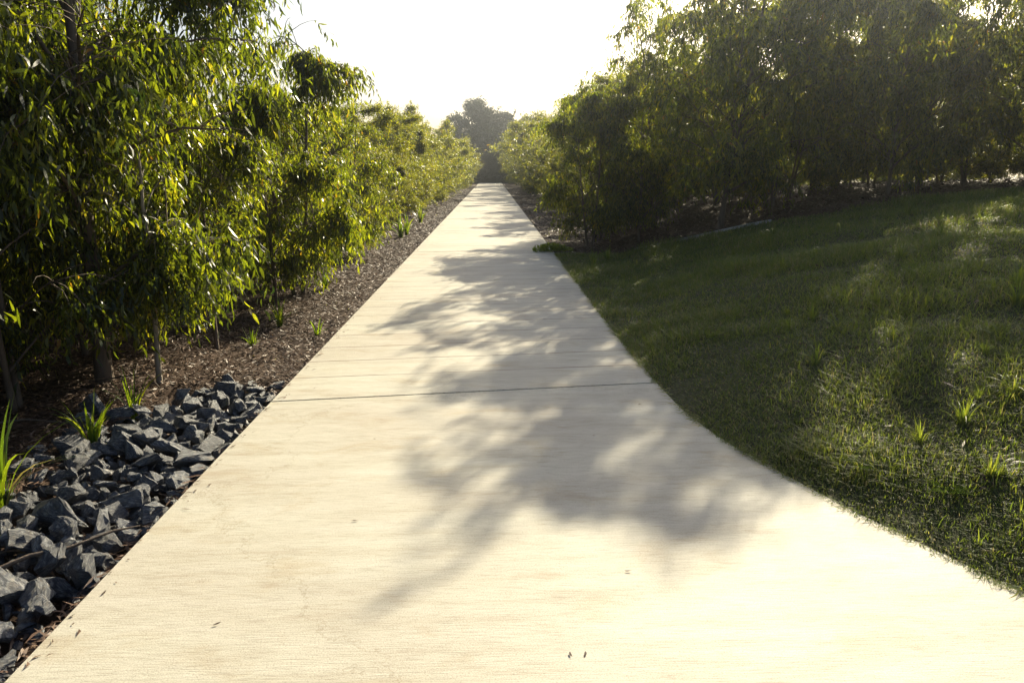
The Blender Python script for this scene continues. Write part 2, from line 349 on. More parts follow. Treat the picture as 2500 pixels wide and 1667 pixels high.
def make_tree(seed, H=4.6, base=.6, Rr=1.3, limbs=22, twigs=7, sprays=900, per=11, ll=.12, lw=.012, slen=.34, droop=1.0,
              tr=.045, stems=1, detail=2, leaf='gum_leaf', prof='tall', lean=(0, 0), bark='bark', clump=None, tmean=.42, low=0.0, gap=None):
    rng = np.random.default_rng(seed); T = Tubes()
    nodes = []
    trunks = []
    for s in range(stems):
        a = rng.uniform(0, 6.28); sp = (0 if stems == 1 else Rr * .45)
        top = np.array([lean[0] + sp * math.cos(a + s * 6.28 / stems), lean[1] + sp * math.sin(a + s * 6.28 / stems), H * (.93 if s == 0 else rng.uniform(.7, .9))])
        p = curve((rng.uniform(-.04, .04), rng.uniform(-.04, .04), -.15), top, rng.uniform(-.1, .2), 12, rng, .035 * H / 4.6)
        r = np.linspace(tr, .006, 12) ** 1.0; r[0] *= 1.25; T.add(p, r, 8); trunks.append(p)
    tw = []
    for i in range(limbs):
        p = trunks[i % len(trunks)]
        f = (i + rng.uniform(0, 1)) / limbs
        zt = base + (H - base) * f
        if prof == 'tall': e = math.sin(math.pi * min(1, .20 + .70 * f)) ** .5 * (1.0 - .12 * f)
        elif prof == 'spire': e = math.sin(math.pi * min(1, .22 + .76 * f)) ** .65
        elif prof == 'round': e = math.sqrt(max(.02, 1 - (2 * f * .92 - .92) ** 2))
        else: e = 1 - .55 * f
        az = rng.uniform(0, 6.28) if clump is None else rng.uniform(0, 6.28)
        rad = Rr * max(e, .12) * rng.uniform(.62, 1.08)
        zh = min(H * .93, max(base * .45 + .05, zt - rad * rng.uniform(.35, .8)))
        k = np.interp(zh, p[:, 2], np.arange(len(p))); k0 = int(k); st = p[k0] * (1 - (k - k0)) + p[min(k0 + 1, 11)] * (k - k0)
        cx = np.interp(zt, p[:, 2], p[:, 0]); cy = np.interp(zt, p[:, 2], p[:, 1])
        en = np.array([cx + rad * math.cos(az), cy + rad * math.sin(az), zt + rng.uniform(-.1, .1)])
        q = curve(st, en, rad * .25, 8, rng, .03 * H / 4.6); r0 = tr * .38 * (1 - .5 * f) 
        T.add(q, np.linspace(r0, .004, 8), 5 if detail == 2 else 3)
        for j in range(twigs):
            s0 = rng.uniform(.3, 1.0); qq = s0 * 7; q0 = int(min(qq, 6)); sp_ = q[q0] + (q[q0 + 1] - q[q0]) * (qq - q0)
            dr = unit(rng.normal(0, 1, 3) * np.array([1, 1, .55]) + unit(en - np.array([cx, cy, en[2] - .2])) * .8)
            ln = rng.uniform(.25, .6) * (Rr / 1.3) ** .7
            te = sp_ + dr * ln + np.array([0, 0, (.04 - .12 * droop)]) 
            if te[2] < low + .12: te[2] = low + .12 + rng.uniform(0, .1)
            tp = curve(sp_, te, .08, 5, rng, .01); tw.append(tp)
            if detail == 2: T.add(tp, np.linspace(.0045, .002, 5), 3)
    tw = np.array(tw); nt_ = len(tw)
    # sprays hang from the twigs; leaves sit along each spray
    lw_ = np.repeat(rng.gamma(1.3, 1.0, limbs), twigs) * rng.gamma(1.6, 1.0, nt_); ti = rng.choice(nt_, sprays, p=lw_ / lw_.sum()); s = rng.uniform(.25, 1, sprays) * 4; s0 = np.minimum(s.astype(int), 3)
    P = tw[ti, s0] + (tw[ti, s0 + 1] - tw[ti, s0]) * (s - s0)[:, None]
    D = unit(rng.normal(0, 1, (sprays, 3)) * np.array([1, 1, .6]) * (1.0 if droop > .5 else 1.0) + np.array([0, 0, .35 - 1.15 * droop]))
    SL = slen * rng.uniform(.5, 1.3, sprays)
    tt = (np.arange(per) + .5) / per
    q = P[:, None] + D[:, None] * (SL[:, None] * tt)[:, :, None]
    q[:, :, 2] -= droop * .35 * SL[:, None] * tt[None] ** 2
    q += rng.normal(0, .012, q.shape)
    q = q.reshape(-1, 3); n = len(q)
    keep = q[:, 2] > low + ll * .6; 
    ld = unit(np.repeat(D, per, 0) * .45 + rng.normal(0, .66 if droop > .5 else .8, (n, 3)) + np.array([0, 0, .25 - 1.75 * droop]))
    wd = rng.normal(0, 1, (n, 3)) * np.array([1, 1, .35])
    stint = np.repeat(rng.normal(tmean, .23, sprays), per)
    tint = np.clip(stint + rng.normal(0, .13, n), 0, .95); tint[rng.uniform(0, 1, n) < .005] = 1
    Lm = ll * rng.uniform(.6, 1.35, n); Wm = lw * rng.uniform(.7, 1.4, n)
    if gap:      # bare side: no leaves right in front of the trunk on its path-facing side
        tx = np.interp(q[:, 2], trunks[0][:, 2], trunks[0][:, 0]); ty = np.interp(q[:, 2], trunks[0][:, 2], trunks[0][:, 1])
        f0 = np.array([.48, -.88]); rx, ry = q[:, 0] - tx, q[:, 1] - ty; al = rx * f0[0] + ry * f0[1]; ac = np.abs(rx * f0[1] - ry * f0[0])
        keep &= ~((al > -.03) & (ac < gap[0]) & (q[:, 2] > gap[1]) & (q[:, 2] < gap[2]) & (rng.uniform(0, 1, n) < .9))
    q, ld, wd, tint, Lm, Wm = (a[keep] for a in (q, ld, wd, tint, Lm, Wm))
    cm = leaves_mesh('crown', q, ld, wd, Lm, Wm, tint, rng, detail); cm.materials.append(M[leaf])
    tm = T.mesh('trunk'); tm.materials.append(M[bark])
    return tm, cm

def place(kind, x, y, rz, sc, name, label, cat, group=None, z=None):
    tm, cm = kind
    o = thing(name, label, cat, (x, y, float(gz(x, y)) if z is None else z), rz, group); o.scale = (sc, sc, sc)
    a = link('trunk', tm, None, o); b = link('crown', cm, None, o)
    return o

# --- kinds
TALL = [make_tree(11 + k, H=5.4, base=.75, Rr=1.6, limbs=44, twigs=10, sprays=3500, per=10, ll=.10, lw=.0095, slen=.34, tr=.05, low=.25,
                  stems=1 + (k == 1), lean=(.25 * (k - 1), .1)) for k in range(4)]
LEAN = make_tree(21, H=5.2, base=.9, Rr=1.2, limbs=42, twigs=10, sprays=3000, per=10, ll=.088, lw=.0088, slen=.36, tr=.06, low=.3, lean=(.15, -.1), gap=(.17, .2, 2.6))
BANK = [make_tree(41 + k, H=5.45, base=.9, Rr=1.75, limbs=44, twigs=8, sprays=2600, per=9, ll=.115, lw=.0125, slen=.36, tr=.045, low=.1,
                  stems=1 + (k == 1), lean=(.25 * (k - 1), .1), tmean=.6) for k in range(4)]
YOUNG = [make_tree(31 + k, H=2.6, base=(.95, 1.0, .6, .45)[k], Rr=(.45, .75, .85, .85)[k], limbs=20, twigs=8, sprays=(520, 1200, 1700, 1800)[k], per=9, ll=.07, lw=.0078, slen=.26, tr=.026, low=(.42, .30, .2, .1)[k],
                   tmean=.55, prof='spire', stems=1 + (k == 3), bark='pale_bark' if k == 0 else 'bark', gap=(.07, .1, 1.5) if k < 3 else None) for k in range(4)]
SHRUB = [make_tree(51 + k, H=3.0, base=.25, Rr=1.2, limbs=19, twigs=8, sprays=2300, per=8, ll=.07, lw=.009, slen=.2, droop=.3, tr=.03,
                   low=.03, prof='round', leaf='bush_leaf', detail=1, stems=2, tmean=.55) for k in range(4)]
FAR = [make_tree(71 + k, H=3.4, base=.2, Rr=1.5, limbs=17, twigs=7, sprays=1700, per=7, ll=.10, lw=.016, slen=.3, droop=.2, tr=.03,
                 low=.03, prof='round', leaf='bush_leaf', detail=1, stems=2, tmean=.55) for k in range(3)]
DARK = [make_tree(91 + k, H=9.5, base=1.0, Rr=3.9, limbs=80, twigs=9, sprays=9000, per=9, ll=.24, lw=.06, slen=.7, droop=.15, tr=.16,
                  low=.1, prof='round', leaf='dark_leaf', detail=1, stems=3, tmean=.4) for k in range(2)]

rnd = random.Random(5)
def rz(): return rnd.uniform(0, 6.28)
# left side, nearest trees
GL = 'drooping gum trees left of the path'
for kind, x, y, a, s, lab in [
    (LEAN, -2.88, 5.33, 0, 1.0, 'tall gum tree with the thick leaning brown trunk behind the grey rocks'),
    (TALL[2], -3.8, 3.85, 2.2, .95, 'gum tree at the left photo edge with large lit leaves hanging nearest the camera'),
    (TALL[3], -4.2, 2.6, 4.0, 1.0, 'gum tree just past the lower left edge with leaves drooping over the mulch'),
    (TALL[1], -4.05, 7.0, 1.2, 1.05, 'gum tree with forked reddish stems deep in shade behind the leaning trunk'),
    (TALL[2], -4.6, 5.0, 5.1, 1.0, 'dark gum tree in the second row at the far left of the photo'),
    (YOUNG[3], -3.7, 8.4, 3.4, .9, 'mid-height gum tree between the leaning trunk and the mulch edge, behind the first row')]:
    place(kind, x, y, a, s, 'gum_tree', lab, 'tree', GL)
GY = 'young gum saplings along the left mulch edge'
for kind, x, y, a, s, lab in [
    (YOUNG[0], -2.42, 5.28, -.05, .88, 'slender pale-stemmed sapling growing at the back corner of the grey rocks'),
    (YOUNG[1], -2.42, 6.38, -.1, .80, 'straight-stemmed sapling in the mulch with bright yellow leaves low on its side'),
    (YOUNG[2], -2.50, 8.45, -.15, .92, 'sapling with a stout leaning stem and orange-tipped leaves beside a strappy tuft'),
    (YOUNG[3], -2.45, 9.3, 1.0, 1.24, 'sapling whose dark pointed top stands alone against the white sky'),
    (YOUNG[0], -3.15, 7.4, 3.3, .85, 'sapling filling the gap behind the straight stem in the mulch')]:
    place(kind, x, y, a, s, 'gum_sapling', lab, 'sapling', GY)
place(YOUNG[3], -3.15, 4.75, 2.2, 1.0, 'gum_sapling', 'low shaded gum sapling with leaves down to the mulch left of the leaning trunk', 'sapling', GY)
place(YOUNG[3], -3.45, 6.3, 4.2, 1.1, 'gum_sapling', 'low shaded gum sapling filling the dark gap right behind the leaning trunk', 'sapling', GY)
place(YOUNG[3], -3.9, 4.1, .2, 1.0, 'gum_sapling', 'low shaded gum sapling at the far left photo edge above the mulch', 'sapling', GY)
for x, y, s in [(-2.55, 10.6, .9), (-2.75, 12.0, .92), (-3.4, 10.3, .95), (-3.6, 12.6, 1.0), (-2.6, 13.6, .95)]:
    place(rnd.choice(YOUNG), x, y, rz(), s, 'gum_sapling', 'leafy gum sapling in the left hedge, %s' % ('just past the dark pointed top, path side' if y < 11 and x > -3 else 'just past the dark pointed top, back row' if y < 11 else 'path side, halfway to the second path joint' if y < 12.3 else 'back row, nearly level with the second joint' if y < 13 else 'path side, right at the second path joint'), 'sapling', 'saplings of the left hedge near the second joint')
def nth(k):
    k += 1; return '%d%s' % (k, 'th' if 10 <= k % 100 <= 20 else {1: 'st', 2: 'nd', 3: 'rd'}.get(k % 10, 'th'))
# left hedge running away
y = 15.2; k = 0
while y < 87:
    s = .80 + .25 * sstep(15, 45, y) + rnd.uniform(-.16, .18)
    if y < 32:
        place(SHRUB[k % 4], -2.95 + rnd.uniform(-.3, .15), y, rz(), float(s), 'hedge_shrub', 'round yellow-green shrub, %s of the left hedge counted from the second path joint' % nth(k), 'shrub', 'shrubs of the left hedge')
        step = 1.45
    else:
        place(FAR[k % 3], -3.2 + rnd.uniform(-.25, .15), y, rz(), float(s), 'hedge_shrub', 'round yellow-green shrub, %s of the left hedge counted from the second path joint' % nth(k), 'shrub', 'far shrubs of the left hedge')
        step = 2.3
    y += step; k += 1
# second and third rows on the left
for row, (x0, h) in enumerate([(-5.2, 1.0), (-7.6, 1.05)]):
    y = 6.5 + row
    while y < 88:
        kd = rnd.choice(TALL) if (y < 13) else (rnd.choice(YOUNG) if y < 22 and row == 0 else rnd.choice(FAR))
        s = (.62 if y < 13 else (1.15 if y < 22 and row == 0 else .95 + .12 * sstep(20, 50, y))) * h
        place(kd, x0 + rnd.uniform(-.4, .4), y, rz(), float(s), 'background_tree', 'leafy tree filling the rows behind the left hedge', 'tree', 'back rows left of the path')
        y += 1.9 if y < 20 else 2.8
place(TALL[3], -4.5, 8.6, 2.9, .88, 'gum_tree', 'tall dark gum tree behind the forked reddish stems, its top against the sky', 'tree', GL)
for x, y in [(-6.6, 3.4), (-6.2, 5.2), (-8.2, 5.0)]:
    place(TALL[int(rnd.random() * 4)], x, y, rz(), .95, 'background_tree', 'leafy tree filling the rows behind the left hedge', 'tree', 'back rows left of the path')

# right side: gum trees at the top of the bank
GR = 'gum trees at the top of the grass bank'
for kind, x, y, a, s, lab in [
    (BANK[1], 4.15, 13.5, 1.1, 1.03, 'gum tree whose trunk forks low in a V just behind the pale edging strip'),
    (BANK[3], 3.3, 15.3, 2.0, .83, 'gum tree with a ragged crown against the white sky, nearest the path'),
    (BANK[0], 5.4, 14.3, 3.0, 1.04, 'gum tree with a dark crown behind and right of the V-forked trunk'),
    (BANK[2], 6.95, 13.0, 4.2, .86, 'gum tree with thin straight trunk and bare twigs at its foot'),
    (BANK[3], 6.5, 15.2, 5.0, 1.06, 'gum tree with a leaning trunk in the second row behind the bank'),
    (BANK[1], 9.3, 12.9, .2, 1.0, 'gum tree with a grey trunk at the right photo edge, on the bank top'),
    (BANK[0], 8.2, 14.3, 1.7, 1.0, 'gum tree with bright upper leaves behind the two right-hand trunks'),
    (BANK[2], 9.2, 10.4, 2.6, .78, 'gum tree whose lit yellow leaves reach in from the right photo edge')]:
    place(kind, x, y, a, s, 'gum_tree', lab, 'tree', GR)
place(YOUNG[3], 1.98, 15.0, .7, 1.05, 'gum_sapling', 'low drooping gum sapling sweeping to the ground by the right path edge', 'sapling')
place(YOUNG[2], 2.85, 14.5, 3.7, 1.05, 'gum_sapling', 'dark drooping gum sapling at the left end of the pale edging strip', 'sapling')
place(YOUNG[3], 2.35, 16.5, 5.7, 1.35, 'gum_sapling', 'taller gum sapling with its tip against the sky, behind the low drooping one', 'sapling')
y = 18.0; k = 0
while y < 87:
    s = .98 + .45 * sstep(18, 70, y) + rnd.uniform(-.2, .2)
    kd = SHRUB[k % 4] if y < 32 else FAR[k % 3]
    xx = 1.75 + 1.2 * .95 * s
    st = 'middle' if y < 32 else 'far'
    place(kd, xx + rnd.uniform(-.1, .15), y, rz(), float(s), 'hedge_shrub', 'green and rust-tinged shrub, %s of the right hedge counted from the drooping sapling' % nth(k), 'shrub', 'shrubs of the right hedge, %s stretch' % st)
    y += 1.7 if y < 32 else 2.6; k += 1
for row, x0 in enumerate((5.4, 8.0, 10.8, 15, 20)):
    y = 17.0 + row * .7
    while y < 70:
        kd = rnd.choice(TALL) if y < 28 else rnd.choice(FAR)
        place(kd, x0 + rnd.uniform(-.4, .4), y, rz(), float(.72 if y < 28 else 1.45), 'background_tree', 'shaded tree standing in the rows behind the right-hand trees', 'tree', 'back rows right of the path')
        y += 2.6 if y < 28 else 4.0
for x, y in [(11.6, 12.0), (11.5, 15.0), (14, 13.5), (14.5, 17), (12.5, 9.0)]:
    place(rnd.choice(TALL), x, y, rz(), .95, 'background_tree', 'shaded tree standing in the rows behind the right-hand trees', 'tree', 'back rows right of the path')
for x, y in [(5.9, 14.9), (7.7, 15.1), (8.9, 14.0), (10.3, 13.6), (10.2, 15.2), (12.2, 12.6), (11.0, 11.9), (5.0, 16.6), (7.4, 16.2), (9.4, 15.6), (11.4, 13.6), (12.6, 11.2), (6.2, 18), (8.6, 18), (10.8, 17), (13.0, 15.0), (4.0, 17.6), (15, 12), (17, 16), (14, 19), (5.2, 20), (7.2, 21), (9.5, 21), (12, 21), (11, 24), (14.5, 24), (17, 22), (8, 25), (19, 19), (18, 12.5)]:
    place(rnd.choice(SHRUB), x, y, rz(), .95, 'understorey_shrub', 'dark shrub in the understorey below the gum trees of the bank', 'shrub', 'understorey shrubs behind the bank')
# dark trees that close the view
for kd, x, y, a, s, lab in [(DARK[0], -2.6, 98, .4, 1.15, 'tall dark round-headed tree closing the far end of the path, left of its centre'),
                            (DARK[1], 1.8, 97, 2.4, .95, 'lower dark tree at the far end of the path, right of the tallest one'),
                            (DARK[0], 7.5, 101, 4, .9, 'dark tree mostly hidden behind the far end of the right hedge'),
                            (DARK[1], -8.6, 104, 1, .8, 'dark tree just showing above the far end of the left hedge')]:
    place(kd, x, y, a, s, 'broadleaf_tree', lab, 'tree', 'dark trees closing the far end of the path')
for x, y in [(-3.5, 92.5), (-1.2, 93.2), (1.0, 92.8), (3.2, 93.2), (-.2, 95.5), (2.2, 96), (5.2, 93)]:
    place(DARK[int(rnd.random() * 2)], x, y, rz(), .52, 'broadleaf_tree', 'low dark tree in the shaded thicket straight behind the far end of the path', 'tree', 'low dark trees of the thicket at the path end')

# ------------------------------------------------------------------ rocks
def rock_mesh(seed):
    rg = random.Random(seed); bm = bmesh.new()
    sx, sy, sz = rg.uniform(.85, 1.35), rg.uniform(.7, 1.0), rg.uniform(.5, .8)
    for _ in range(rg.randint(11, 17)):
        v = Vector((rg.gauss(0, 1), rg.gauss(0, 1), rg.gauss(0, 1))).normalized()
        v = Vector([math.copysign(abs(c) ** .7, c) for c in v]); v = v * rg.uniform(.85, 1.05)
        bm.verts.new((v.x * sx, v.y * sy, v.z * sz))
    r = bmesh.ops.convex_hull(bm, input=bm.verts)
    bmesh.ops.delete(bm, geom=[e for e in r['geom_interior'] if isinstance(e, bmesh.types.BMVert)], context='VERTS')
    bmesh.ops.dissolve_limit(bm, angle_limit=R(14), verts=bm.verts, edges=bm.edges)
    bmesh.ops.bevel(bm, geom=list(bm.edges), offset=.02, segments=1, affect='EDGES', clamp_overlap=True)
    bmesh.ops.triangulate(bm, faces=bm.faces)
    bmesh.ops.subdivide_edges(bm, edges=[e for e in bm.edges if e.calc_length() > .25], cuts=2, use_grid_fill=True)
    from mathutils import noise as mn
    off = Vector((seed * 7.1, 0, 0))
    for v in bm.verts:
        n = mn.noise_vector(v.co * 1.6 + off) * .12 + mn.noise_vector(v.co * 5 + off) * .06; v.co += n
    bmesh.ops.scale(bm, vec=(.5, .5, .5), verts=bm.verts)
    me = bpy.data.meshes.new('rock'); bm.to_mesh(me); bm.free(); me.materials.append(M['rock']); return me
ROCKS = [rock_mesh(100 + k) for k in range(18)]
placed = []
def try_rock(size, y0, y1, x0, x1, sep):
    for _ in range(60):
        x, y = rnd.uniform(x0, x1), rnd.uniform(y0, y1)
        if x > LEFT - size * .42: continue
        if y > 4.6 and x < -2.25 + (y - 4.6) * .3: continue
        if all((x - a) ** 2 + (y - b) ** 2 > (sep * (size + c)) ** 2 for a, b, c in placed): placed.append((x, y, size)); return x, y
    return None
cnt = 0
for size, num, sep in [(.16, 30, .36), (.128, 90, .35), (.098, 140, .34), (.075, 100, .33)]:
    for _ in range(num):
        if cnt >= 298: break
        s = size * rnd.uniform(.85, 1.2); q = try_rock(s, 1.35, 5.3, -2.55, LEFT - .03, sep)
        if not q: continue
        x, y = q
        o = link('rock', rnd.choice(ROCKS)); zz = -.125 + s * .36 + rnd.uniform(0, .05) + .03 * (LEFT - x)
        o.location = (x, y, zz); o.rotation_euler = (rnd.uniform(-.8, .8), rnd.uniform(-.8, .8), rnd.uniform(0, 6.28)); o.scale = (s * rnd.uniform(.95, 1.35), s, s * rnd.uniform(1.0, 1.35))
        where = ['near end', 'front half', 'middle', 'back half', 'far end'][int(min(4, max(0, (y - 1.35) / .79)))]; side = 'against the path' if x > -1.75 else ('against the mulch' if x < -2.15 else 'midway across')
        szw = 'large' if size > .15 else ('medium' if size > .11 else ('small' if size > .08 else 'tiny'))
        tag(o, '%s jagged blue-grey rock %s in the %s of the rock strip' % (szw, side, where), 'rock', 'blue-grey rocks along the left of the path'); cnt += 1

def rubble():
    vs, fs = [], []; o = 0
    for i in range(900):
        x = rnd.uniform(-2.6, LEFT - .03); y = rnd.uniform(1.3, 5.3)
        if y > 4.6 and x < -2.25 + (y - 4.6) * .3: continue
        me = ROCKS[i % 18]; n = len(me.vertices); c = np.zeros(n * 3); me.vertices.foreach_get('co', c); c = c.reshape(-1, 3)
        s_ = rnd.uniform(.035, .085); rm = np.array(Matrix.Rotation(rnd.uniform(0, 6), 3, Vector((rnd.gauss(0, 1), rnd.gauss(0, 1), 1)).normalized()))
        c = (c * s_ * np.array([1.3, 1, 1.1])) @ rm.T + np.array([x, y, -.125 + rnd.uniform(0, .06)])
        t = np.array([p.vertices[:] for p in me.polygons if len(p.vertices) == 3]).reshape(-1, 3); vs.append(c); fs.append(t + o); o += n
    return np_mesh('small_rubble', np.concatenate(vs), [np.concatenate(fs)])
rb = link('small_rubble', rubble(), M['rock']); tag(rb, 'small blue-grey rock fragments filling the gaps between the larger rocks', 'rubble', kind='stuff')
# ------------------------------------------------------------------ ground litter (stuff)
def chips(name, n, xr, yr, ln, wd, seed, ok, lift=.012, dens=None):
    rng = np.random.default_rng(seed)
    x = rng.uniform(*xr, n); y = yr[0] + (yr[1] - yr[0]) * rng.uniform(0, 1, n) ** 2.4
    k = ok(x, y); x, y = x[k], y[k]; n = len(x)
    z = gz(x, y) + lift * rng.uniform(.3, 2.2, n)
    a = rng.uniform(0, 6.28, n); d = np.stack([np.cos(a), np.sin(a), rng.normal(0, .28, n)], 1)
    wv = np.stack([-np.sin(a), np.cos(a), rng.normal(0, .5, n)], 1)
    far = 1 + np.clip(y / 40, 0, .8)
    L = rng.uniform(ln[0], ln[1], n) * far; W = rng.uniform(wd[0], wd[1], n) * far
    b = np.stack([x, y, z], 1) - unit(d) * L[:, None] * .5
    b[:, 2] = np.maximum(b[:, 2], gz(b[:, 0], b[:, 1]) + .004)
    t = np.clip(rng.beta(1.6, 2.6, n), 0, 1)
    return leaves_mesh(name, b, d, wv, L, W, t, rng, 1)
okL = lambda x, y: (x < LEFT - .02) & ~((y < 5.15) & (x > -2.3))
mu = link('bark_mulch', chips('bark_mulch', 190000, (-5, LEFT), (1.5, 60), (.02, .08), (.002, .0065), 3, okL), M['chip'])
tag(mu, 'brown bark mulch and leaf litter covering the ground left of the path', 'mulch', kind='stuff')
def flat_chips():
    rg = np.random.default_rng(21); n = 240; y = 1.6 + 22 * rg.uniform(0, 1, n) ** 1.5; x = LEFT + .005 + rg.exponential(.035, n)
    a = rg.uniform(0, 6.28, n); d = np.stack([np.cos(a), np.sin(a), rg.uniform(0, .08, n)], 1)
    return leaves_mesh('mulch_spill', np.stack([x, y, np.full(n, .004)], 1), d, np.stack([-np.sin(a), np.cos(a), rg.normal(0, .2, n)], 1), rg.uniform(.01, .06, n), rg.uniform(.002, .006, n), rg.beta(2, 2.5, n), rg, 1)
sp = link('mulch_spill', flat_chips(), M['chip']); tag(sp, 'bark chips spilled onto the left edge of the concrete path', 'mulch', kind='stuff')
okR = lambda x, y: (x > edge(y) + .03) & (y > lawn_end(x - edge(y)) + .15)
mr = link('bark_mulch', chips('bark_mulch', 60000, (1.2, 13), (10.5, 60), (.03, .11), (.003, .012), 4, okR), M['chip'])
tag(mr, 'shaded bark mulch and leaf litter under the trees right of the path', 'mulch', kind='stuff')
okK = lambda x, y: (x < LEFT - .01) & (y < 5.3) & (x > -2.6)
mk = link('rock_litter', chips('rock_litter', 5000, (-2.6, LEFT), (1.3, 5.3), (.03, .10), (.003, .008), 8, okK, .03), M['chip'])
tag(mk, 'brown litter and grit caught between the grey rocks', 'litter', kind='stuff')

# ------------------------------------------------------------------ grass (stuff)
def blades(name, x, y, h, wd, lean, tint, rng, lift=.03, curl=.5):
    n = len(x); z = gz(x, y) + lift - .01; b = np.stack([x, y, z], 1)
    a = rng.uniform(0, 6.28, n); dr = np.stack([np.cos(a), np.sin(a), np.zeros(n)], 1); sd_ = np.stack([-np.sin(a), np.cos(a), np.zeros(n)], 1)
    t = np.array([0, .4, .75, 1.]); wp = [1, .85, .5, 0]; vs = []
    for k in range(4):
        c = b + dr * (lean * h * t[k] ** 1.7)[:, None]; c[:, 2] += h * (t[k] - curl * np.minimum(lean, 1.2) * t[k] ** 2.4 * .6)
        if k < 3: vs.append(c - sd_ * (wd * wp[k])[:, None]); vs.append(c + sd_ * (wd * wp[k])[:, None])
        else: vs.append(c)
    v = np.stack(vs, 1).reshape(-1, 3); o = (np.arange(n) * 7)[:, None]
    return np_mesh(name, v, [np.concatenate([o + np.array([[0, 1, 3, 2]]), o + np.array([[2, 3, 5, 4]])]), o + np.array([[4, 5, 6]])], np.concatenate([tint] * 3))
rng = np.random.default_rng(77)
def nz(x, y, s, p=0):
    return .5 + .25 * (np.sin(x * s + 1.3 * np.sin(y * s * .7 + p)) + np.sin(y * s * 1.1 + 1.7 * np.sin(x * s * .6 + 2 + p)))
N_ = 330000
gy_ = 1.2 + 12.5 * rng.uniform(0, 1, N_) ** 1.35; gx_ = edge(gy_) + (rng.uniform(0, 1, N_) ** 1.25) * (1.2 + gy_ * .85) - .02
k = (gy_ < lawn_end(gx_ - edge(gy_))) & (gx_ < gy_ * .80 + 1.2); gx_, gy_ = gx_[k], gy_[k]; n = len(gx_)
cl = nz(gx_, gy_, 2.3) * .6 + nz(gx_, gy_, 7.1, 3) * .4
u_ = gx_ - edge(gy_)
h = (.022 + .085 * cl ** 2.0) * rng.uniform(.6, 1.5, n) * (1 + .05 * gy_) * (.55 + .45 * sstep(0, .3, u_))
wd = .0014 * (1 + gy_ * .14) * rng.uniform(.7, 1.4, n)
tt_ = np.clip(.30 + .35 * cl + rng.normal(0, .14, n) - .12 * nz(gx_, gy_, 1.1, 5), 0, .93); dead = rng.uniform(0, 1, n) < .10 + .12 * nz(gx_, gy_, 1.6, 9); tt_[dead] = rng.uniform(.93, 1, dead.sum())
gr = link('grass', blades('grass', gx_, gy_, h, wd, rng.uniform(.2, 1.6, n), tt_, rng), M['grass'])
G2 = 17000
yb_ = 1.6 + 11.6 * rng.uniform(0, 1, G2) ** 1.3; xb_ = edge(yb_) + .12 + rng.uniform(0, 1, G2) * (1 + yb_ * .8)
kk_ = (yb_ < lawn_end(xb_ - edge(yb_))) & (rng.uniform(0, 1, G2) < np.clip((nz(xb_, yb_, 3.1, 4) * nz(xb_, yb_, 1.3, 7) - .18) * 3, 0, 1)); xb_, yb_ = xb_[kk_], yb_[kk_]; n = len(xb_)
g2 = link('long_grass', blades('long_grass', xb_, yb_, rng.uniform(.04, .13, n) * (1 + .02 * yb_), .0016 * (1 + yb_ * .12) * rng.uniform(.7, 1.4, n), rng.uniform(.2, 1.1, n), np.clip(rng.normal(.55, .25, n), 0, 1), rng), M['grass'])
tag(g2, 'longer loose blades standing in patches through the grass of the bank', 'grass', kind='stuff')
tag(gr, 'short patchy green and straw-coloured grass covering the bank right of the path', 'grass', kind='stuff')
def lawn_litter():
    rg = np.random.default_rng(31); n = 900; y = 2 + 11 * rg.uniform(0, 1, n); x = edge(y) + rg.uniform(.1, 1, n) * (y * .8); k = y < lawn_end(x - edge(y)); x, y = x[k], y[k]; n = len(x)
    a = rg.uniform(0, 6.28, n); d = np.stack([np.cos(a), np.sin(a), rg.normal(0, .3, n)], 1)
    return leaves_mesh('lawn_litter', np.stack([x, y, gz(x, y) + .05], 1), d, rg.normal(0, 1, (n, 3)), rg.uniform(.03, .09, n), rg.uniform(.003, .007, n), rg.uniform(.0, .6, n), rg, 2)
ll_ = link('lawn_litter', lawn_litter(), M['chip']); tag(ll_, 'dry fallen leaves scattered through the grass of the bank', 'leaf litter', kind='stuff')
# runners creeping over the path's edge
ne = 2600; ye = 1.3 + 12.2 * rng.uniform(0, 1, ne) ** 1.3
cl2 = nz(ye, ye * 0, 9) ; kk = rng.uniform(0, 1, ne) < cl2; ye = ye[kk]; ne = len(ye); xe = edge(ye) + rng.uniform(-.015, .05, ne)
base_ = np.stack([xe, ye, np.full(ne, .006)], 1); base_[:, 2] = np.maximum(gz(xe, ye) + .02, .006)
d_ = np.stack([-np.ones(ne), rng.normal(-.3, .8, ne), rng.uniform(-.02, .25, ne)], 1)
er = link('edge_runners', leaves_mesh('edge_runners', base_, d_, np.tile([0.3, .8, .2], (ne, 1)), rng.uniform(.03, .10, ne), rng.uniform(.0012, .003, ne), rng.uniform(.1, 1, ne), rng, 1), M['grass'])
tag(er, 'ragged grass runners creeping over the right edge of the concrete path', 'grass', kind='stuff')

